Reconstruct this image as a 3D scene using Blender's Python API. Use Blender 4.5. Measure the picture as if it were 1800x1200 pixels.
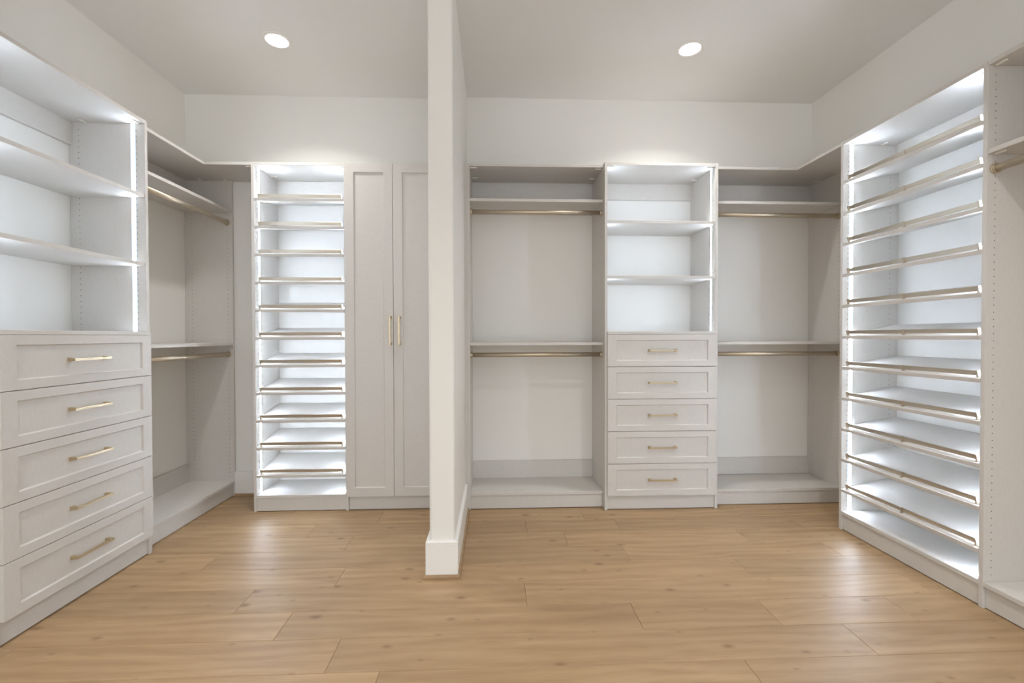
import bpy, bmesh, math, random
from mathutils import Vector, Matrix, Euler

random.seed(7)
scene = bpy.context.scene
for o in list(bpy.data.objects):
    bpy.data.objects.remove(o)
COL = scene.collection

# ------------------------------------------------------------------ camera
F_PX, YAW, PIT, ROL, CAM_H = 791.766, 0.0410, -0.0124, -0.0024, 1.2352
cd = bpy.data.cameras.new('camera')
cam = bpy.data.objects.new('camera', cd)
COL.objects.link(cam)
fwd = Vector((math.sin(YAW)*math.cos(PIT), math.cos(YAW)*math.cos(PIT), math.sin(PIT)))
right = Vector((math.cos(YAW), -math.sin(YAW), 0))
up = right.cross(fwd)
r2 = right*math.cos(ROL) + up*math.sin(ROL)
u2 = up*math.cos(ROL) - right*math.sin(ROL)
M = Matrix((r2, u2, -fwd)).transposed().to_4x4()
M.translation = Vector((0, 0, CAM_H))
cam.matrix_world = M
cd.sensor_width = 36.0
cd.sensor_fit = 'HORIZONTAL'
cd.lens = F_PX/1800*36
cd.clip_start = 0.02
scene.camera = cam

# ------------------------------------------------------------------ view, world, lights
scene.view_settings.view_transform = 'Standard'
scene.view_settings.look = 'None'
scene.view_settings.gamma = 1.0
scene.view_settings.use_curve_mapping = False
scene.view_settings.exposure = 0.15
scene.cycles.use_denoising = True
scene.cycles.max_bounces = 14
scene.cycles.diffuse_bounces = 10
scene.cycles.sample_clamp_indirect = 20.0

world = bpy.data.worlds.new('world')
scene.world = world
world.use_nodes = True
bg = world.node_tree.nodes['Background']

CEIL = 3.0984
LAMP_COL = (1.0, 0.985, 0.955)
LAMP_W = 7.4
LAMP_SPREAD = 122
WORLD_E = 2.0
LENS_E = 6.0
LED_COL = (0.72, 0.84, 1.0)
LED_E = 73.0       # drawer towers
LED_E_SHOE = 215.0  # shoe towers
bg.inputs[0].default_value = (0.915, 0.965, 1.0, 1)
bg.inputs[1].default_value = WORLD_E
# (x, y, label) of the recessed downlights; the last three are unseen, added as fill
DOWNLIGHTS = [
    (-1.3564, 2.9176, 'round recessed downlight in ceiling above the left alcove', 1.0),
    (1.2832, 2.9037, 'round recessed downlight in ceiling above the right alcove', 1.0),
    (-1.30, 0.75, 'added fill downlight out of view, in front of left drawers', 0.9),
    (1.30, 0.75, 'added fill downlight out of view, beside right hanging bay', 2.0),
    (0.0, -0.85, 'added fill downlight in ceiling behind the viewpoint', 1.8),
]
for x, y, _l, k in DOWNLIGHTS:
    ld = bpy.data.lights.new('downlight_lamp', 'AREA')
    ld.shape = 'DISK'
    ld.size = 0.12
    ld.spread = math.radians(LAMP_SPREAD)
    ld.energy = LAMP_W*k
    ld.color = LAMP_COL
    lo = bpy.data.objects.new('downlight_lamp', ld)
    lo.location = (x, y, CEIL-0.012)
    COL.objects.link(lo)


# ------------------------------------------------------------------ helpers
def lin(c):
    return tuple(((v/255)/12.92 if v/255 <= 0.04045 else ((v/255+0.055)/1.055)**2.4) for v in c) + (1.0,)


def mat_new(name):
    m = bpy.data.materials.new(name)
    m.use_nodes = True
    nt = m.node_tree
    return m, nt, nt.nodes['Principled BSDF'], nt.nodes, nt.links


def paint(name, col, rough, bump=0.0, scale=300):
    m, nt, b, N, L = mat_new(name)
    b.inputs['Base Color'].default_value = (*col, 1)
    b.inputs['Roughness'].default_value = rough
    if bump:
        tc = N.new('ShaderNodeTexCoord')
        n = N.new('ShaderNodeTexNoise'); n.inputs['Scale'].default_value = scale
        n.inputs['Detail'].default_value = 3
        L.new(tc.outputs['Object'], n.inputs['Vector'])
        bp = N.new('ShaderNodeBump'); bp.inputs['Strength'].default_value = bump
        bp.inputs['Distance'].default_value = 0.001
        L.new(n.outputs['Fac'], bp.inputs['Height'])
        L.new(bp.outputs['Normal'], b.inputs['Normal'])
    return m


def laminate(name, col, axis):
    """textured melamine: fine linen streaks running along one axis"""
    m, nt, b, N, L = mat_new(name)
    tc = N.new('ShaderNodeTexCoord')
    mp = N.new('ShaderNodeMapping')
    s = {'z': (420, 420, 22), 'x': (22, 420, 420), 'y': (420, 22, 420)}[axis]
    mp.inputs['Scale'].default_value = s
    L.new(tc.outputs['Object'], mp.inputs['Vector'])
    n1 = N.new('ShaderNodeTexNoise'); n1.inputs['Scale'].default_value = 1.0
    n1.inputs['Detail'].default_value = 2
    L.new(mp.outputs['Vector'], n1.inputs['Vector'])
    mp2 = N.new('ShaderNodeMapping')
    mp2.inputs['Scale'].default_value = tuple(300 if v == 22 else 60 for v in s)
    L.new(tc.outputs['Object'], mp2.inputs['Vector'])
    n2 = N.new('ShaderNodeTexNoise'); n2.inputs['Scale'].default_value = 1.0
    L.new(mp2.outputs['Vector'], n2.inputs['Vector'])
    add = N.new('ShaderNodeMath'); add.operation = 'MULTIPLY_ADD'
    add.inputs[1].default_value = 0.45
    L.new(n2.outputs['Fac'], add.inputs[0])
    L.new(n1.outputs['Fac'], add.inputs[2])
    rp = N.new('ShaderNodeValToRGB')
    rp.color_ramp.elements[0].position = 0.45
    rp.color_ramp.elements[0].color = (*[c*0.945 for c in col], 1)
    rp.color_ramp.elements[1].position = 0.98
    rp.color_ramp.elements[1].color = (*[min(1, c*1.04) for c in col], 1)
    L.new(add.outputs[0], rp.inputs['Fac'])
    L.new(rp.outputs['Color'], b.inputs['Base Color'])
    b.inputs['Roughness'].default_value = 0.5
    b.inputs['Specular IOR Level'].default_value = 0.35
    bp = N.new('ShaderNodeBump'); bp.inputs['Strength'].default_value = 0.12
    bp.inputs['Distance'].default_value = 0.0006
    L.new(add.outputs[0], bp.inputs['Height'])
    L.new(bp.outputs['Normal'], b.inputs['Normal'])
    return m


def metal(name, col, rough):
    m, nt, b, N, L = mat_new(name)
    b.inputs['Base Color'].default_value = (*col, 1)
    b.inputs['Metallic'].default_value = 1.0
    tc = N.new('ShaderNodeTexCoord')
    n = N.new('ShaderNodeTexNoise'); n.inputs['Scale'].default_value = 220
    L.new(tc.outputs['Object'], n.inputs['Vector'])
    mr = N.new('ShaderNodeMapRange')
    mr.inputs['To Min'].default_value = rough-0.05
    mr.inputs['To Max'].default_value = rough+0.05
    L.new(n.outputs['Fac'], mr.inputs['Value'])
    L.new(mr.outputs['Result'], b.inputs['Roughness'])
    return m


def emit(name, col, e):
    m = bpy.data.materials.new(name)
    m.use_nodes = True
    nt = m.node_tree
    nt.nodes.clear()
    em = nt.nodes.new('ShaderNodeEmission')
    em.inputs[0].default_value = (*col, 1)
    em.inputs[1].default_value = e
    out = nt.nodes.new('ShaderNodeOutputMaterial')
    nt.links.new(em.outputs[0], out.inputs[0])
    return m


def diffuser(name, col, e, half=0.0052):
    """LED channel: the diffuser is brightest along its middle, fading into a painted glow at its sides"""
    m = emit(name, col, e)
    nt = m.node_tree; N, L = nt.nodes, nt.links
    em = [n for n in N if n.type == 'EMISSION'][0]
    tc = N.new('ShaderNodeTexCoord')
    fl = N.new('ShaderNodeVectorMath'); fl.operation = 'MULTIPLY'
    fl.inputs[1].default_value = (1/half, 1/half, 0)
    L.new(tc.outputs['Object'], fl.inputs[0])
    dt = N.new('ShaderNodeVectorMath'); dt.operation = 'DOT_PRODUCT'
    L.new(fl.outputs['Vector'], dt.inputs[0]); L.new(fl.outputs['Vector'], dt.inputs[1])
    ng = N.new('ShaderNodeMath'); ng.operation = 'MULTIPLY'; ng.inputs[1].default_value = -1.0
    L.new(dt.outputs['Value'], ng.inputs[0])
    ex = N.new('ShaderNodeMath'); ex.operation = 'EXPONENT'
    L.new(ng.outputs[0], ex.inputs[0])
    ma = N.new('ShaderNodeMath'); ma.operation = 'MULTIPLY_ADD'
    ma.inputs[1].default_value = e; ma.inputs[2].default_value = 0.7  # soft glow to both sides of the strip, put into its emission
    L.new(ex.outputs[0], ma.inputs[0])
    L.new(ma.outputs[0], em.inputs[1])
    return m


def oak(name):
    m, nt, b, N, L = mat_new(name)
    tc = N.new('ShaderNodeTexCoord')
    oi = N.new('ShaderNodeObjectInfo')
    # every plank shows another stretch of the log
    off = N.new('ShaderNodeVectorMath'); off.operation = 'SCALE'
    off.inputs[0].default_value = (37.0, 61.0, 23.0)
    L.new(oi.outputs['Random'], off.inputs['Scale'])
    add = N.new('ShaderNodeVectorMath'); add.operation = 'ADD'
    L.new(tc.outputs['Object'], add.inputs[0]); L.new(off.outputs['Vector'], add.inputs[1])

    def stretched(sx, sy, scale, detail, dist=0.0):
        mp = N.new('ShaderNodeMapping'); mp.inputs['Scale'].default_value = (sx, sy, 1)
        L.new(add.outputs['Vector'], mp.inputs['Vector'])
        n = N.new('ShaderNodeTexNoise'); n.inputs['Scale'].default_value = scale
        n.inputs['Detail'].default_value = detail
        n.inputs['Distortion'].default_value = dist
        L.new(mp.outputs['Vector'], n.inputs['Vector'])
        return n.outputs['Fac']
    broad = stretched(1.0, 6, 1.6, 5, 1.2)
    fine = stretched(2.4, 48, 2.2, 6, 0.9)
    pore = stretched(14, 420, 1.0, 2)
    # cathedral rings
    mpw = N.new('ShaderNodeMapping'); mpw.inputs['Scale'].default_value = (1.1, 4.2, 1)
    L.new(add.outputs['Vector'], mpw.inputs['Vector'])
    wv = N.new('ShaderNodeTexWave'); wv.wave_type = 'BANDS'; wv.bands_direction = 'Y'
    wv.inputs['Scale'].default_value = 1.2; wv.inputs['Distortion'].default_value = 10.0
    wv.inputs['Detail'].default_value = 2.5; wv.inputs['Detail Scale'].default_value = 0.8
    L.new(mpw.outputs['Vector'], wv.inputs['Vector'])

    def mul(a, f):
        k = N.new('ShaderNodeMath'); k.operation = 'MULTIPLY'
        L.new(a, k.inputs[0]); k.inputs[1].default_value = f
        return k.outputs[0]

    def plus(a, c):
        k = N.new('ShaderNodeMath'); k.operation = 'ADD'
        L.new(a, k.inputs[0]); L.new(c, k.inputs[1])
        return k.outputs[0]
    g = plus(plus(mul(broad, 0.47), mul(fine, 0.22)), plus(mul(pore, 0.12), mul(wv.outputs['Fac'], 0.09)))
    rp = N.new('ShaderNodeValToRGB')
    e = rp.color_ramp.elements
    e[0].position = 0.28; e[0].color = lin((150, 121, 88))
    e[1].position = 0.72; e[1].color = lin((188, 160, 126))
    mid = e.new(0.5); mid.color = lin((171, 143, 108))
    L.new(g, rp.inputs['Fac'])
    # per plank tone
    hs = N.new('ShaderNodeHueSaturation')
    mr = N.new('ShaderNodeMapRange'); mr.inputs['To Min'].default_value = 0.90; mr.inputs['To Max'].default_value = 1.08
    L.new(oi.outputs['Random'], mr.inputs['Value'])
    L.new(mr.outputs['Result'], hs.inputs['Value'])
    L.new(rp.outputs['Color'], hs.inputs['Color'])
    # knots: sparse dark eyes, drawn out along the grain
    mpk = N.new('ShaderNodeMapping'); mpk.inputs['Scale'].default_value = (3.0, 5.6, 1)
    L.new(add.outputs['Vector'], mpk.inputs['Vector'])
    vo = N.new('ShaderNodeTexVoronoi'); vo.inputs['Scale'].default_value = 1.0
    vo.voronoi_dimensions = '2D'
    L.new(mpk.outputs['Vector'], vo.inputs['Vector'])
    sep = N.new('ShaderNodeSeparateColor'); L.new(vo.outputs['Color'], sep.inputs['Color'])
    size = N.new('ShaderNodeMapRange')
    size.inputs['From Min'].default_value = 0.55; size.inputs['From Max'].default_value = 1.0
    size.inputs['To Min'].default_value = 0.0; size.inputs['To Max'].default_value = 0.060
    L.new(sep.outputs[0], size.inputs['Value'])
    kn = N.new('ShaderNodeMath'); kn.operation = 'SUBTRACT'
    L.new(size.outputs['Result'], kn.inputs[0]); L.new(vo.outputs['Distance'], kn.inputs[1])
    ks = N.new('ShaderNodeMapRange')
    ks.inputs['From Min'].default_value = -0.06; ks.inputs['From Max'].default_value = 0.055
    L.new(kn.outputs[0], ks.inputs['Value'])
    kf = mul(ks.outputs['Result'], 0.75)
    mx = N.new('ShaderNodeMix'); mx.data_type = 'RGBA'
    L.new(kf, mx.inputs['Factor'])
    L.new(hs.outputs['Color'], mx.inputs[6]); mx.inputs[7].default_value = lin((98, 70, 45))
    L.new(mx.outputs[2], b.inputs['Base Color'])
    rr = N.new('ShaderNodeMapRange'); rr.inputs['To Min'].default_value = 0.38; rr.inputs['To Max'].default_value = 0.50
    L.new(fine, rr.inputs['Value'])
    L.new(rr.outputs['Result'], b.inputs['Roughness'])
    b.inputs['Specular IOR Level'].default_value = 0.45
    bp = N.new('ShaderNodeBump'); bp.inputs['Strength'].default_value = 0.10
    bp.inputs['Distance'].default_value = 0.001
    L.new(plus(fine, pore), bp.inputs['Height'])
    L.new(bp.outputs['Normal'], b.inputs['Normal'])
    return m


LAM = (0.628, 0.606, 0.578)
M_WALL = paint('wall_paint', (0.815, 0.808, 0.782), 0.85, 0.05, 500)
M_CEIL = paint('ceiling_paint', (0.785, 0.785, 0.775), 0.9, 0.04, 400)
M_TRIM = paint('trim_paint', (0.84, 0.835, 0.82), 0.4)
M_LZ = laminate('linen_laminate', LAM, 'z')
M_LX = laminate('linen_laminate_crosswise', LAM, 'x')
M_LY = laminate('linen_laminate_lengthwise', LAM, 'y')
M_BRASS = metal('champagne_brass', (0.62, 0.52, 0.36), 0.38)
M_ROD = metal('champagne_bronze', (0.60, 0.52, 0.41), 0.46)
M_FENCE = metal('champagne_nickel', (0.56, 0.50, 0.41), 0.32)
M_HOLE = paint('hole_shadow', (0.10, 0.085, 0.07), 0.9)
M_CLIP = paint('clip_plastic', (0.83, 0.81, 0.76), 0.45)
M_RING = paint('ring_enamel', (0.80, 0.79, 0.76), 0.5)
M_LED = diffuser('led_diffuser', LED_COL, LED_E)
M_LED_SHOE = diffuser('led_diffuser_bright', LED_COL, LED_E_SHOE)
M_LENS = emit('lamp_lens', (1.0, 0.96, 0.90), LENS_E)
M_OAK = oak('white_oak')
M_SUB = paint('subfloor', (0.12, 0.085, 0.055), 0.9)

WPOS = {}


def link(name, me, mat, parent=None, loc=(0, 0, 0), rot=(0, 0, 0), local=False):
    o = bpy.data.objects.new(name, me)
    if mat is not None and not me.materials:
        me.materials.append(mat)
    COL.objects.link(o)
    if parent is not None:
        o.parent = parent
    p = Vector((0, 0, 0)) if (parent is None or local) else WPOS[parent.name]
    o.location = Vector(loc) - p
    o.rotation_euler = rot
    WPOS[o.name] = Vector(loc)
    return o


def bm_box(bm, x0, x1, y0, y1, z0, z1):
    vs = [bm.verts.new((x, y, z)) for x in (x0, x1) for y in (y0, y1) for z in (z0, z1)]
    for f in ((0, 1, 3, 2), (4, 6, 7, 5), (0, 4, 5, 1), (2, 3, 7, 6), (0, 2, 6, 4), (1, 5, 7, 3)):
        bm.faces.new([vs[i] for i in f])
    return vs


def to_mesh(bm, name, smooth=False):
    bmesh.ops.recalc_face_normals(bm, faces=bm.faces)
    if smooth:
        for f in bm.faces:
            f.smooth = True
    me = bpy.data.meshes.new(name)
    bm.to_mesh(me)
    bm.free()
    return me


def box_mesh(name, sx, sy, sz, bev=0.0008):
    bm = bmesh.new()
    bm_box(bm, -sx/2, sx/2, -sy/2, sy/2, -sz/2, sz/2)
    if bev:
        bmesh.ops.bevel(bm, geom=bm.edges[:], offset=bev, segments=1, affect='EDGES')
    return to_mesh(bm, name)


def box(name, x0, x1, y0, y1, z0, z1, mat, parent=None, bev=0.0008):
    return link(name, box_mesh(name, abs(x1-x0), abs(y1-y0), abs(z1-z0), bev), mat, parent,
                ((x0+x1)/2, (y0+y1)/2, (z0+z1)/2))


def root(name, label, cat, loc, group=None):
    o = bpy.data.objects.new(name, None)
    o.empty_display_size = 0.1
    COL.objects.link(o)
    o.location = loc
    o['label'] = label
    o['category'] = cat
    if group:
        o['group'] = group
    WPOS[o.name] = Vector(loc)
    return o


def structure(o):
    o['kind'] = 'structure'
    return o


def rot_z(pts, a):
    return Matrix.Rotation(a, 3, 'Z')


# -------------------------------------------------- shaker front (local: front face at y=0 looking to -y)
def shaker_mesh(name, w, h, stile, rail, t=0.019, depth=0.009, slope=0.005):
    bm = bmesh.new()
    c = 0.0012

    def ring(ix, iz, y):
        return [bm.verts.new((sx*(w/2-ix), y, sz*(h/2-iz))) for sx, sz in ((-1, -1), (1, -1), (1, 1), (-1, 1))]
    rs = [ring(0, 0, t), ring(0, 0, c), ring(c, c, 0), ring(stile, rail, 0),
          ring(stile+slope, rail+slope, depth)]
    bm.faces.new(rs[0])
    for a, b_ in zip(rs, rs[1:]):
        for i in range(4):
            bm.faces.new([a[i], a[(i+1) % 4], b_[(i+1) % 4], b_[i]])
    bm.faces.new(rs[-1])
    return to_mesh(bm, name)


def handle_mesh(name, length=0.202):
    """bar pull, bar along local x, standing off towards -y, foot at y=0"""
    bm = bmesh.new()
    L2 = length/2
    prof = 0.0055
    vs = bm_box(bm, -L2, L2, -0.034, -0.025, -prof, prof)
    bmesh.ops.bevel(bm, geom=bm.edges[:], offset=0.0016, segments=2, affect='EDGES')
    for s in (-1, 1):
        a = [(s*L2, 0.0, -0.009), (s*(L2-0.017), 0.0, -0.009), (s*(L2-0.017), 0.0, 0.009), (s*L2, 0.0, 0.009)]
        m_ = [(s*L2, -0.006, -0.0085), (s*(L2-0.0165), -0.006, -0.0085), (s*(L2-0.0165), -0.006, 0.0085), (s*L2, -0.006, 0.0085)]
        b_ = [(s*(L2-0.001), -0.028, -0.006), (s*(L2-0.0135), -0.028, -0.006), (s*(L2-0.0135), -0.028, 0.006), (s*(L2-0.001), -0.028, 0.006)]
        rr = [[bm.verts.new(p) for p in q] for q in (a, m_, b_)]
        bm.faces.new(rr[0]); bm.faces.new(rr[2])
        for u, v in zip(rr, rr[1:]):
            for i in range(4):
                bm.faces.new([u[i], u[(i+1) % 4], v[(i+1) % 4], v[i]])
    return to_mesh(bm, name)


HANDLE = handle_mesh('handle')
HANDLE.materials.append(M_BRASS)


def cyl_mesh(name, r, length, seg=28, bev=0.0):
    """cylinder along local x, centred"""
    bm = bmesh.new()
    bmesh.ops.create_cone(bm, cap_ends=True, segments=seg, radius1=r, radius2=r, depth=length,
                          matrix=Matrix.Rotation(math.pi/2, 4, 'Y'))
    if bev:
        ed = [e for e in bm.edges if len(e.link_faces) == 2 and any(len(f.verts) > 4 for f in e.link_faces)]
        bmesh.ops.bevel(bm, geom=ed, offset=bev, segments=2, affect='EDGES')
    me = to_mesh(bm, name)
    for p in me.polygons:
        p.use_smooth = len(p.vertices) <= 4
    return me


def flange_mesh():
    """rod socket: a round cup with a stepped collar, axis along x, wall plate at x=0, opening to +x"""
    bm = bmesh.new()
    prof = [(0.0, 0.0), (0.0, 0.0235), (0.004, 0.0235), (0.005, 0.0215), (0.013, 0.0215), (0.015, 0.0205), (0.015, 0.0165)]
    n = 28
    rings = []
    for x, r in prof[1:]:
        rings.append([bm.verts.new((x, r*math.cos(2*math.pi*i/n), r*math.sin(2*math.pi*i/n))) for i in range(n)])
    bm.faces.new(rings[0])
    for a, b_ in zip(rings, rings[1:]):
        for i in range(n):
            bm.faces.new([a[i], a[(i+1) % n], b_[(i+1) % n], b_[i]])
    bm.faces.new(rings[-1])
    me = to_mesh(bm, 'rod_flange')
    me.materials.append(M_ROD)
    return me


FLANGE = flange_mesh()


def clip_mesh():
    """long oval shelf fastener cover, long axis x"""
    bm = bmesh.new()
    n = 10
    out = []
    for k, (z, s) in enumerate(((0, 1.0), (-0.004, 1.0), (-0.0055, 0.8))):
        ring = []
        for side in (1, -1):
            for i in range(n+1):
                a = -math.pi/2 + math.pi*i/n
                ring.append(bm.verts.new((side*(0.017 + 0.0062*s*math.cos(a)), side*0.0062*s*math.sin(a), z)))
        out.append(ring)
    m = len(out[0])
    bm.faces.new(out[0]); bm.faces.new(out[-1])
    for a, b_ in zip(out, out[1:]):
        for i in range(m):
            bm.faces.new([a[i], a[(i+1) % m], b_[(i+1) % m], b_[i]])
    me = to_mesh(bm, 'shelf_clip')
    me.materials.append(M_CLIP)
    return me


CLIP = clip_mesh()


def clip(parent, x, y, z, along='x'):
    return link('shelf_clip', CLIP, M_CLIP, parent, (x, y, z), (0, 0, 0 if along == 'x' else math.pi/2))


def holes(parent, axis, face, cols, z0, z1, sign):
    """two rows of shelf-pin holes, 32 mm apart; axis 'x'/'y' is the normal of the panel face, sign its side"""
    bm = bmesh.new()
    n = 8
    z = z0
    d = 0.0004*sign
    while z < z1:
        for c in cols:
            vs = []
            for i in range(n):
                a = 2*math.pi*i/n
                u, w = c + 0.0026*math.cos(a), z + 0.0026*math.sin(a)
                vs.append(bm.verts.new((d, u, w) if axis == 'x' else (u, d, w)))
            bm.faces.new(vs)
        z += 0.032
    bmesh.ops.recalc_face_normals(bm, faces=bm.faces)
    me = bpy.data.meshes.new('peg_holes')
    bm.to_mesh(me); bm.free()
    o = link('peg_holes', me, M_HOLE, parent, (face, 0, 0) if axis == 'x' else (0, face, 0))
    o['kind'] = 'stuff'
    return o


def led(parent, axis, face, c, z0, z1, sign, w=0.028, mat=None):
    t = 0.0016
    a, b_ = sorted((face-0.0008*sign, face+t*sign))
    if axis == 'x':
        return box('led_strip', a, b_, c-w/2, c+w/2, z0, z1, mat or M_LED, parent, 0)
    return box('led_strip', c-w/2, c+w/2, a, b_, z0, z1, mat or M_LED, parent, 0)


def rod(parent, axis, p0, p1, c, z, r=0.0160):
    """clothes rod from p0 to p1 along axis with a flange at each end"""
    g = 0.0005
    ln = abs(p1-p0)-2*g
    mid = (p0+p1)/2
    me = cyl_mesh('clothes_rod', r, ln)
    if axis == 'x':
        o = link('clothes_rod', me, M_ROD, parent, (mid, c, z))
        link('rod_flange', FLANGE, M_ROD, o, (min(p0, p1)+g, c, z))
        link('rod_flange', FLANGE, M_ROD, o, (max(p0, p1)-g, c, z), (0, 0, math.pi))
    else:
        o = link('clothes_rod', me, M_ROD, parent, (c, mid, z), (0, 0, math.pi/2))
        link('rod_flange', FLANGE, M_ROD, o, (-ln/2, 0, 0), (0, 0, 0), local=True)
        link('rod_flange', FLANGE, M_ROD, o, (ln/2, 0, 0), (0, 0, math.pi), local=True)
    return o


def shoe_shelf(parent, origin, rz, width, length, posts, rise, t=0.019):
    """tilted shelf with a metal shoe fence. origin: front bottom left corner in world; rz turns local +y to the depth"""
    a = math.asin(rise/length)
    bm = bmesh.new()
    bm_box(bm, 0, width, 0, length, 0, t)
    bmesh.ops.bevel(bm, geom=bm.edges[:], offset=0.0008, segments=1, affect='EDGES')
    o = link('tilted_shelf', to_mesh(bm, 'tilted_shelf'), M_LX, parent, origin, (a, 0, rz))
    # rail
    bm = bmesh.new()
    e = 0.024
    bm_box(bm, e, width-e, 0.026, 0.0305, t+0.0065, t+0.0295)
    bmesh.ops.bevel(bm, geom=bm.edges[:], offset=0.0010, segments=1, affect='EDGES')
    bm_box(bm, e+0.001, width-e-0.001, 0.0248, 0.0262, t+0.0250, t+0.0285)
    link('shoe_fence', to_mesh(bm, 'shoe_fence'), M_FENCE, o, (0, 0, 0), local=True)
    for k in range(posts):
        px = e + (width-2*e)*k/(posts-1)
        bm = bmesh.new()
        bm_box(bm, px-0.0042, px+0.0042, 0.0185, 0.0325, t+0.001, t+0.0315)
        bmesh.ops.bevel(bm, geom=bm.edges[:], offset=0.0010, segments=1, affect='EDGES')
        bmesh.ops.create_cone(bm, cap_ends=True, segments=16, radius1=0.0110, radius2=0.0100, depth=0.003,
                              matrix=Matrix.Translation((px, 0.0265, t+0.0014)))
        link('fence_post', to_mesh(bm, 'fence_post'), M_FENCE, o, (0, 0, 0), local=True)
    return o


def prism(name, pts, z0, z1, mat, parent=None, bev=0.0008):
    cx = sum(p[0] for p in pts)/len(pts); cy = sum(p[1] for p in pts)/len(pts); cz = (z0+z1)/2
    bm = bmesh.new()
    lo = [bm.verts.new((x-cx, y-cy, z0-cz)) for x, y in pts]
    hi = [bm.verts.new((x-cx, y-cy, z1-cz)) for x, y in pts]
    bm.faces.new(lo); bm.faces.new(hi)
    n = len(pts)
    for i in range(n):
        bm.faces.new([lo[i], lo[(i+1) % n], hi[(i+1) % n], hi[i]])
    if bev:
        bmesh.ops.bevel(bm, geom=bm.edges[:], offset=bev, segments=1, affect='EDGES')
    return link(name, to_mesh(bm, name), mat, parent, (cx, cy, cz))


def sweep(name, path_fn, profile, mat, parent=None):
    """path_fn(offset) -> list of (x, y); profile: list of (offset, z), closed into a solid"""
    bm = bmesh.new()
    rows = [[bm.verts.new((x, y, z)) for x, y in path_fn(off)] for off, z in profile]
    n = len(rows[0]); m = len(rows)
    for i in range(m):
        a, b_ = rows[i], rows[(i+1) % m]
        for j in range(n-1):
            bm.faces.new([a[j], a[j+1], b_[j+1], b_[j]])
    bm.faces.new([r[0] for r in rows]); bm.faces.new([r[-1] for r in rows])
    return link(name, to_mesh(bm, name), mat, parent, (0, 0, 0))


# ------------------------------------------------------------------ the room
xLW, xRW = -2.3663, 2.5670
YBL, YBR = 3.5834, 3.5506
YF = -3.2  # end left open behind the camera, so the world adds frontal fill light
PX0, PX1, PY = -0.3313, -0.2030, 2.3139
W = 0.12
structure(box('wall_left', xLW-W, xLW, YF-W, YBL+W, 0, CEIL, M_WALL, bev=0))
structure(box('wall_right', xRW, xRW+W, YF-W, YBR+W, 0, CEIL, M_WALL, bev=0))
structure(box('wall_back_left', xLW, PX0+0.04, YBL, YBL+W, 0, CEIL, M_WALL, bev=0))
structure(box('wall_back_right', PX1-0.04, xRW, YBR, YBR+W, 0, CEIL, M_WALL, bev=0))
structure(box('ceiling', xLW-W, xRW+W, YF-W, YBL+W, CEIL, CEIL+W, M_CEIL, bev=0))


def partition_outline(r=0.016, n=14):
    pts = [(PX0, YBL+0.01)]
    for k in range(n+1):
        a = math.pi + math.pi/2*k/n
        pts.append((PX0+r+r*math.cos(a), PY+r+r*math.sin(a)))
    for k in range(n+1):
        a = 1.5*math.pi + math.pi/2*k/n
        pts.append((PX1-r+r*math.cos(a), PY+r+r*math.sin(a)))
    pts.append((PX1, YBL+0.01))
    return pts


pw = structure(prism('wall_partition', partition_outline(), 0, CEIL, M_WALL, bev=0))

floor = structure(box('floor', xLW-W, xRW+W, YF-W, YBL+W, -0.06, -0.0105, M_SUB, bev=0))

# oak planks, rows across the room; end joints of the rows in view set as in the photograph
PITCH, ROW0 = 0.1906, 1.664
JOINTS = {-1: [-1.75, -0.4235, 0.95], 0: [-1.9, -0.625, 1.485], 1: [-0.90, 0.628, 1.228, 1.838], 2: [-1.165, 0.15, 2.1],
          3: [-0.79, 1.325], 4: [-1.55, 0.75, 1.95], 5: [-0.868, 0.436, 1.53], 6: [-1.157, 0.208, 0.806, 2.0],
          7: [-0.775, 0.611, 1.7], 8: [-1.4, 0.05, 1.3], 9: [-0.3, 1.0]}
rng = random.Random(11)
for k in range(-26, 11):
    y0 = ROW0 + PITCH*k
    y1 = y0 + PITCH
    if y1 < YF:
        continue
    y0 = max(y0, YF)
    y1 = min(y1, YBL)
    if y1-y0 < 0.02:
        continue
    js = JOINTS.get(k)
    if js is None:
        js = []
        x = xLW + rng.uniform(0.5, 1.6)
        while x < xRW-0.3:
            js.append(x)
            x += rng.uniform(1.2, 2.1)
    xs = [xLW-0.005] + js + [xRW+0.005]
    for xa, xb in zip(xs, xs[1:]):
        g = 0.0005
        bm = bmesh.new()
        L2, D2 = (xb-xa)/2-g, (y1-y0)/2-g
        c = 0.0011
        lo = [bm.verts.new((sx*L2, sy*D2, -0.010)) for sx, sy in ((-1, -1), (1, -1), (1, 1), (-1, 1))]
        md = [bm.verts.new((sx*L2, sy*D2, -c)) for sx, sy in ((-1, -1), (1, -1), (1, 1), (-1, 1))]
        hi = [bm.verts.new((sx*(L2-c), sy*(D2-c), 0)) for sx, sy in ((-1, -1), (1, -1), (1, 1), (-1, 1))]
        bm.faces.new(lo); bm.faces.new(hi)
        for a, b_ in ((lo, md), (md, hi)):
            for i in range(4):
                bm.faces.new([a[i], a[(i+1) % 4], b_[(i+1) % 4], b_[i]])
        link('plank', to_mesh(bm, 'plank'), M_OAK, floor, ((xa+xb)/2, (y0+y1)/2, 0))


# baseboards with a thin oak shoe strip
def part_path(y_left, y_right):
    def fn(off):
        return [(PX0-off, y_left), (PX0-off, PY-off), (PX1+off, PY-off), (PX1+off, y_right)]
    return fn


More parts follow.
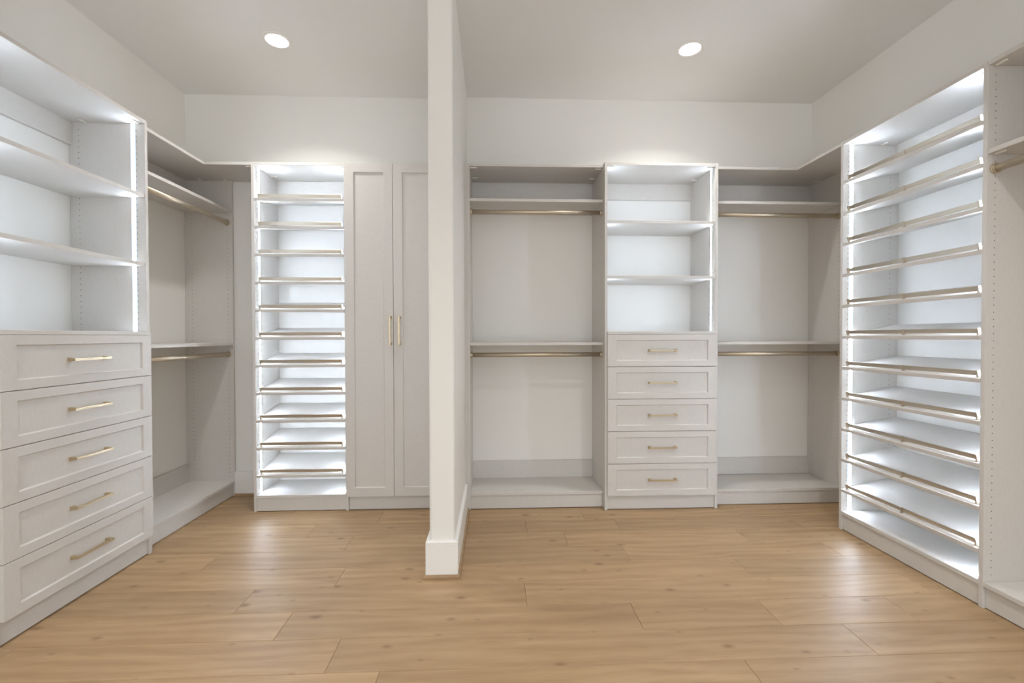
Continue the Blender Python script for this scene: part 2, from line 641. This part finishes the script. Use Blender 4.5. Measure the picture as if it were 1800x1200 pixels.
BASE_PROF = [(0.0, 0.0), (0.018, 0.0), (0.018, 0.1720), (0.0145, 0.1730), (0.0145, 0.1762), (0.0178, 0.1772), (0.0178, 0.1830),
             (0.0150, 0.1855), (0.0080, 0.1880), (0.0, 0.1885)]
SHOE_PROF = [(0.0183, 0.0), (0.0300, 0.0), (0.0300, 0.010), (0.0275, 0.0150), (0.0225, 0.0180), (0.0183, 0.0185)]
bb = structure(sweep('baseboard_partition', part_path(3.20, 3.188), BASE_PROF, M_TRIM))
sweep('shoe_molding', part_path(3.20, 3.188), SHOE_PROF, M_OAK, bb)
bk = structure(sweep('baseboard_back', lambda off: [(-2.008, YBL-off), (-1.689, YBL-off)], BASE_PROF, M_TRIM))
sweep('shoe_molding', lambda off: [(-2.008, YBL-off), (-1.689, YBL-off)], SHOE_PROF, M_OAK, bk)


# ------------------------------------------------------------------ closet systems
T = 0.019
ZT = 2.4525           # tower tops
SH = 0.019            # shelf thickness
BZ0, BZ1 = 0.100, 0.120  # bottom shelf
KZ = 0.004
DZ0, DPITCH = 0.1045, 0.2282   # drawer stack


def drawer(parent, w, h, pos, rz, stile=0.063, rail=0.040):
    o = link('drawer', shaker_mesh('drawer', w, h, stile, rail), M_LZ, parent, pos, (0, 0, rz))
    link('handle', HANDLE, M_BRASS, o, (0, 0.009, 0), (0, 0, 0), local=True)
    return o


# ---- tower of drawers on the left wall (front faces +x)
xLT = -1.9565
yA, yB = 1.8516, 2.6294      # inner faces of near and far side panels
lt = root('drawer_tower', 'grey linen drawer tower on the left wall with lit open shelves above', 'closet tower',
          ((xLW+xLT)/2, (yA+yB)/2, 0), 'lit drawer towers')
pn = box('side_panel', xLW+0.001, xLT, yA-T, yA, 0, ZT, M_LZ, lt)
led(pn, 'y', yA, xLT-0.063, 1.27, ZT-T, 1)
holes(pn, 'y', yA, (xLT-0.0465, xLW+0.052), 1.27, ZT-0.03, 1)
pf = box('side_panel', xLW+0.001, xLT, yB, yB+T, 0, ZT, M_LZ, lt)
led(pf, 'y', yB, xLT-0.063, 1.266, ZT-T, -1)
holes(pf, 'y', yB, (xLT-0.0465, xLW+0.052), 1.274, ZT-0.03, -1)
tp = box('top_panel', xLW+0.001, xLT, yA, yB, ZT-T, ZT, M_LY, lt)
for yy in (yA+0.026, yB-0.026):
    for xx in (xLT-0.03, xLT-0.315):
        clip(tp, xx, yy, ZT-T, 'y')
for z in (2.0175, 1.6335):
    box('shelf', xLW+0.002, xLT-0.006, yA+0.0005, yB-0.0005, z, z+0.0195, M_LY, lt)
box('counter', xLW+0.001, xLT+0.0195, yA-0.002, yB+0.003, 1.2455, 1.2645, M_LY, lt)
box('base_shelf', xLW+0.001, xLT, yA, yB, BZ0-0.012, BZ1-0.012, M_LY, lt)
box('toe_kick', xLT-0.032, xLT-0.012, yA, yB, KZ, BZ0-0.012, M_LY, lt)
box('back_cleat', xLW+0.001, xLW+T, yA, yB, ZT-T-0.128, ZT-T, M_LY, lt)
dw = yB-yA+0.0055
for k in range(5):
    drawer(lt, dw, DPITCH-0.003, (xLT+T+0.0005, (yA+yB)/2, DZ0+DPITCH*(k+0.5)), math.pi/2)

# ---- double hanging bay on the left wall
xLH = -2.0066
yC, yE = yB+T, 3.563
yLc = 3.2249
BTx0 = -1.6874
lh = root('hanging_closet', 'corner hanging bay on the left wall beside the drawer tower', 'closet bay',
          ((xLW+xLH)/2, (yC+yE)/2, 0), 'double hanging bays')
ZH = 2.4500
ep = box('side_panel', xLW+0.001, xLH, yE, yE+T-0.001, 0, ZH-T, M_LZ, lh)
holes(ep, 'y', yE, (xLH-0.037, xLW+0.056), 0.152, ZH-0.03, -1)
ts = prism('top_shelf', [(xLW+0.001, yC), (xLH, yC), (xLH, yLc), (BTx0, yLc), (BTx0, YBL-0.001), (xLW+0.001, YBL-0.001)],
           ZH-T, ZH, M_LY, lh)
for xx in (-2.0407, -2.2300):
    clip(ts, xx, yE-0.026, ZH-T, 'y')
clip(ts, BTx0-0.026, yLc+0.03, ZH-T, 'x')
for z in (2.1835, 1.1680):
    box('shelf', xLW+0.002, xLH-0.002, yC+0.0005, yE-0.0005, z, z+0.0200, M_LY, lh)
box('base_shelf', xLW+0.002, xLH, yC, yE, BZ0, BZ1, M_LY, lh)
box('toe_kick', xLH-0.032, xLH-0.012, yC, yE, KZ, BZ0, M_LY, lh)
box('back_cleat', xLW+0.001, xLW+T, yC, yE, ZH-T-0.128, ZH-T, M_LY, lh)
box('back_cleat', xLW+0.001, xLW+T, yC, yE, BZ1, 0.2530, M_LY, lh)
for z in (2.110, 1.099):
    rod(lh, 'y', yC, yE, xLH-0.0375, z)

# ---- shoe tower in the left alcove
yBT = 3.2269
BTx1 = -1.0311
xi0, xi1 = BTx0+T, BTx1-T
bt = root('shoe_tower', 'narrow lit shoe tower in the left alcove beside the wardrobe doors', 'shoe rack',
          ((BTx0+BTx1)/2, (yBT+YBL)/2, 0), 'lit shoe towers')
p0 = box('side_panel', BTx0, xi0, yBT, YBL-0.001, 0, ZT, M_LZ, bt)
led(p0, 'x', xi0, yBT+0.062, BZ1, ZT-T, 1, mat=M_LED_SHOE)
holes(p0, 'x', xi0, (yBT+0.037, YBL-0.037), 0.152, ZT-0.03, 1)
p1 = box('side_panel', xi1, BTx1, yBT, YBL-0.001, 0, ZT, M_LZ, bt)
led(p1, 'x', xi1, yBT+0.062, BZ1, ZT-T, -1, mat=M_LED_SHOE)
tp = box('top_panel', xi0, xi1, yBT, YBL-0.001, ZT-T, ZT, M_LX, bt)
for xx in (xi0+0.026, xi1-0.026):
    for yy in (yBT+0.03, yBT+0.235):
        clip(tp, xx, yy, ZT-T, 'x')
box('base_shelf', xi0, xi1, yBT, YBL-0.001, BZ0-0.004, BZ1-0.004, M_LX, bt)
box('toe_kick', xi0, xi1, yBT+0.006, yBT+0.025, KZ, BZ0-0.004, M_LX, bt)
box('back_cleat', xi0, xi1, YBL-T, YBL-0.001, ZT-T-0.128, ZT-T, M_LX, bt)
SHOE_Z = [2.183 - 0.1943*k for k in range(11)]
for z in SHOE_Z:
    shoe_shelf(bt, (xi0+0.001, yBT-0.001, z), 0, xi1-xi0-0.002, 0.352, 2, 0.070)

# ---- wardrobe with two tall doors
WX0, WX1 = BTx1, -0.3560
yD = yBT-0.0200
wc = root('wardrobe_cabinet', 'tall two-door grey wardrobe with shaker doors beside the partition wall', 'wardrobe',
          ((WX0+WX1)/2, (yBT+YBL)/2, 0))
box('body', WX0+0.0005, WX1, yBT+0.0005, YBL-0.001, 0.1, ZT, M_LZ, wc)
box('toe_kick', WX0+0.004, WX1, yBT+0.006, yBT+0.025, KZ, 0.100, M_LX, wc)
box('filler_strip', WX1, PX0-0.0005, yBT, yBT+T, 0, ZT, M_LZ, wc)
dz0, dz1 = 0.1020, 2.4485
for xa, xb, hx in ((-1.0410, -0.7062, -0.7300), (-0.7036, -0.3685, -0.6665)):
    d = link('door', shaker_mesh('door', xb-xa, dz1-dz0, 0.063, 0.063), M_LX, wc, ((xa+xb)/2, yD-0.0002, (dz0+dz1)/2))
    link('handle', HANDLE, M_BRASS, d, (hx+0.006-(xa+xb)/2, 0.0, 1.2745-(dz0+dz1)/2), (0, math.pi/2, 0), local=True)

# ---- double hanging bay left of the right drawer tower
yRH, yRT = 3.1921, 3.1423
RHx0, RTx0, RTx1 = -0.1841, 0.7828, 1.5951
rh = root('hanging_closet', 'double hanging bay between the partition wall and the middle drawer tower', 'closet bay',
          ((RHx0+RTx0)/2, (yRH+YBR)/2, 0), 'double hanging bays')
xs0, xs1 = RHx0+T, RTx0-0.0006
hp = box('side_panel', RHx0, xs0, yRH, YBR-0.001, 0, ZH, M_LZ, rh)
box('filler_strip', PX1+0.0005, RHx0-0.0005, yRH, yRH+T, 0.0, ZH, M_LZ, rh)
ts = box('top_panel', xs0, xs1, yRH, YBR-0.001, ZH-T, ZH, M_LX, rh)
for xx in (xs0+0.026, xs1-0.026):
    for yy in (yRH+0.028, yRH+0.231):
        clip(ts, xx, yy, ZH-T, 'x')
for z in (2.1855, 1.1680):
    box('shelf', xs0+0.0005, xs1-0.0005, yRH+0.002, YBR-0.002, z, z+0.0200, M_LX, rh)
box('base_shelf', xs0, xs1, yRH, YBR-0.002, BZ0, BZ1, M_LX, rh)
box('toe_kick', xs0, xs1, yRH+0.012, yRH+0.031, KZ, BZ0, M_LX, rh)
box('back_cleat', xs0, xs1, YBR-T, YBR-0.001, ZH-T-0.128, ZH-T, M_LX, rh)
box('back_cleat', xs0, xs1, YBR-T, YBR-0.001, BZ1, 0.2540, M_LX, rh)
for z in (2.1195, 1.1000):
    rod(rh, 'x', xs0, xs1, yRH+0.036, z)

# ---- drawer tower in the right alcove
rt = root('drawer_tower', 'grey linen drawer tower between two hanging bays of the right alcove', 'closet tower',
          ((RTx0+RTx1)/2, (yRT+YBR)/2, 0), 'lit drawer towers')
ta, tb = RTx0+T, RTx1-T
p0 = box('side_panel', RTx0, ta, yRT, YBR-0.001, 0, ZT, M_LZ, rt)
led(p0, 'x', ta, yRT+0.063, 1.270, ZT-T, 1)
holes(p0, 'x', RTx0, (yRH+0.037, YBR-0.056), 0.152, ZT-0.03, -1)
p1 = box('side_panel', tb, RTx1, yRT, YBR-0.001, 0, ZT, M_LZ, rt)
led(p1, 'x', tb, yRT+0.063, 1.270, ZT-T, -1)
holes(p1, 'x', tb, (yRT+0.045, YBR-0.056), 1.274, ZT-0.03, -1)
tp = box('top_panel', ta, tb, yRT, YBR-0.001, ZT-T, ZT, M_LX, rt)
for xx in (ta+0.026, tb-0.026):
    for yy in (yRT+0.028, yRT+0.285):
        clip(tp, xx, yy, ZT-T, 'x')
for z in (2.0275, 1.6390):
    box('shelf', ta+0.0005, tb-0.0005, yRT+0.004, YBR-0.002, z, z+0.0190, M_LX, rt)
box('counter', ta-0.002, tb+0.004, yRT-0.0195, YBR-0.001, 1.2455, 1.2645, M_LX, rt)
box('base_shelf', ta, tb, yRT, YBR-0.001, BZ0-0.010, BZ1-0.010, M_LX, rt)
box('toe_kick', ta, tb, yRT+0.012, yRT+0.031, KZ, BZ0-0.010, M_LX, rt)
box('back_cleat', ta, tb, YBR-T, YBR-0.001, ZT-T-0.128, ZT-T, M_LX, rt)
for k in range(5):
    drawer(rt, tb-ta+0.006, DPITCH-0.003, ((ta+tb)/2+0.001, yRT-T-0.0005, DZ0+DPITCH*(k+0.5)), 0)

# ---- corner hanging bay of the right alcove
RPx = 2.5464
xRHc, yRSf, yRSn = 2.2030, 2.7801, 1.9498
rc = root('hanging_closet', 'corner hanging bay between middle drawer tower and tall shoe tower', 'closet bay',
          ((RTx1+xRW)/2, (yRH+YBR)/2, 0), 'double hanging bays')
rp = box('side_panel', RPx, xRW-0.001, yRH, YBR-0.001, 0, ZH-T, M_LZ, rc)
holes(rp, 'x', RPx, (yRH+0.037, YBR-0.056), 0.152, ZH-0.03, -1)
ts = prism('top_shelf', [(RTx1, yRH), (xRHc, yRH), (xRHc, yRSf), (xRW-0.001, yRSf), (xRW-0.001, YBR-0.001), (RTx1, YBR-0.001)],
           ZH-T, ZH, M_LX, rc)
for yy in (yRH+0.028, yRH+0.231):
    clip(ts, RPx-0.026, yy, ZH-T, 'x')
for z in (2.1845, 1.1690):
    box('shelf', RTx1+0.0005, RPx-0.0005, yRH+0.002, YBR-0.002, z, z+0.0195, M_LX, rc)
box('base_shelf', RTx1, RPx, yRH, YBR-0.002, BZ0-0.002, BZ1-0.002, M_LX, rc)
box('toe_kick', RTx1, RPx, yRH+0.012, yRH+0.031, KZ, BZ0-0.002, M_LX, rc)
box('back_cleat', RTx1, RPx, YBR-T, YBR-0.001, ZH-T-0.128, ZH-T, M_LX, rc)
box('back_cleat', RTx1, RPx, YBR-T, YBR-0.001, BZ1, 0.2550, M_LX, rc)
for z in (2.1145, 1.1000):
    rod(rc, 'x', RTx1, RPx, yRH+0.040, z)

# ---- shoe tower on the right wall (front faces -x)
xRS = 2.2036
rs = root('shoe_tower', 'wide lit shoe tower on the right wall with long shoe fences', 'shoe rack',
          ((xRS+xRW)/2, (yRSf+yRSn)/2, 0), 'lit shoe towers')
yf, yn = yRSf-T, yRSn
p0 = box('side_panel', xRS, xRW-0.001, yf, yRSf, 0, ZT, M_LZ, rs)
led(p0, 'y', yf, xRS+0.0535, BZ1, ZT-T, -1, 0.028, M_LED_SHOE)
holes(p0, 'y', yf, (xRS+0.033, xRW-0.055), 0.152, ZT-0.03, -1)
p1 = box('side_panel', xRS, xRW-0.001, yn-T, yn, 0, ZT, M_LZ, rs)
led(p1, 'y', yn, xRS+0.0535, BZ1, ZT-T, 1, 0.028, M_LED_SHOE)
holes(p1, 'y', yn-T, (xRS+0.037, xRW-0.055), 0.152, ZT-0.03, -1)
tp = box('top_panel', xRS, xRW-0.001, yn, yf, ZT-T, ZT, M_LY, rs)
for yy in (yn+0.026, yf-0.026):
    for xx in (xRS+0.045, xRS+0.245):
        clip(tp, xx, yy, ZT-T, 'y')
box('base_shelf', xRS, xRW-0.001, yn, yf, BZ0, BZ1, M_LY, rs)
box('toe_kick', xRS+0.008, xRS+0.027, yn, yf, KZ, BZ0, M_LY, rs)
box('back_cleat', xRW-T, xRW-0.001, yn, yf, ZT-T-0.128, ZT-T, M_LY, rs)
for k, z in enumerate(SHOE_Z):
    z = 2.1815 - 0.19395*k
    shoe_shelf(rs, (xRS-0.001, yf-0.001, z), -math.pi/2, yf-yn-0.002, 0.352, 3, 0.070)

# ---- single hanging bay at the near end of the right wall
yg = 0.95
rn = root('hanging_closet', 'single hanging bay at near end of the right wall, cut by frame', 'closet bay',
          ((xRS+xRW)/2, (yg+yn-T)/2, 0))
ye = yn-T-0.0006
box('side_panel', xRS, xRW-0.001, yg-T, yg, 0, ZT, M_LZ, rn)
tp = box('top_panel', xRS, xRW-0.001, yg, ye, ZT-T, ZT, M_LY, rn)
for xx in (xRS+0.030, xRS+0.245):
    clip(tp, xx, ye-0.026, ZT-T, 'y')
sf = box('shelf', xRS+0.001, xRW-0.001, yg+0.0005, ye-0.0005, 2.0410, 2.0620, M_LY, rn)
for xx in (xRS+0.030, xRS+0.245):
    clip(sf, xx, ye-0.026, 2.0410, 'y')
box('base_shelf', xRS, xRW-0.001, yg, ye, BZ0, BZ1, M_LY, rn)
box('toe_kick', xRS+0.012, xRS+0.031, yg, ye, KZ, BZ0, M_LY, rn)
box('back_cleat', xRW-T, xRW-0.001, yg, ye, ZT-T-0.128, ZT-T, M_LY, rn)
rod(rn, 'y', yg, ye, xRS+0.034, 1.9765)


# ------------------------------------------------------------------ downlight fittings
def ring_mesh():
    bm = bmesh.new()
    prof = [(0.066, -0.0035), (0.070, -0.0050), (0.088, -0.0040), (0.0905, -0.0005), (0.0905, 0.0), (0.066, 0.0)]
    n = 48
    rows = [[bm.verts.new((r*math.cos(2*math.pi*i/n), r*math.sin(2*math.pi*i/n), z)) for i in range(n)] for r, z in prof]
    for a, b_ in zip(rows, rows[1:]+rows[:1]):
        for i in range(n):
            bm.faces.new([a[i], a[(i+1) % n], b_[(i+1) % n], b_[i]])
    me = to_mesh(bm, 'trim_ring', True)
    me.materials.append(M_RING)
    return me


def lens_mesh():
    bm = bmesh.new()
    n = 48
    rows = [[bm.verts.new((r*math.cos(2*math.pi*i/n), r*math.sin(2*math.pi*i/n), z)) for i in range(n)]
            for r, z in ((0.0675, -0.0015), (0.0640, -0.0045), (0.035, -0.0065))]
    for a, b_ in zip(rows, rows[1:]):
        for i in range(n):
            bm.faces.new([a[i], a[(i+1) % n], b_[(i+1) % n], b_[i]])
    bm.faces.new(rows[-1])
    me = to_mesh(bm, 'lens')
    me.materials.append(M_LENS)
    return me


RING, LENS = ring_mesh(), lens_mesh()
for x, y, lab, _k in DOWNLIGHTS:
    d = root('recessed_downlight', lab, 'ceiling light', (x, y, CEIL), 'recessed downlights')
    link('trim_ring', RING, M_RING, d, (x, y, CEIL))
    link('lens', LENS, M_LENS, d, (x, y, CEIL))
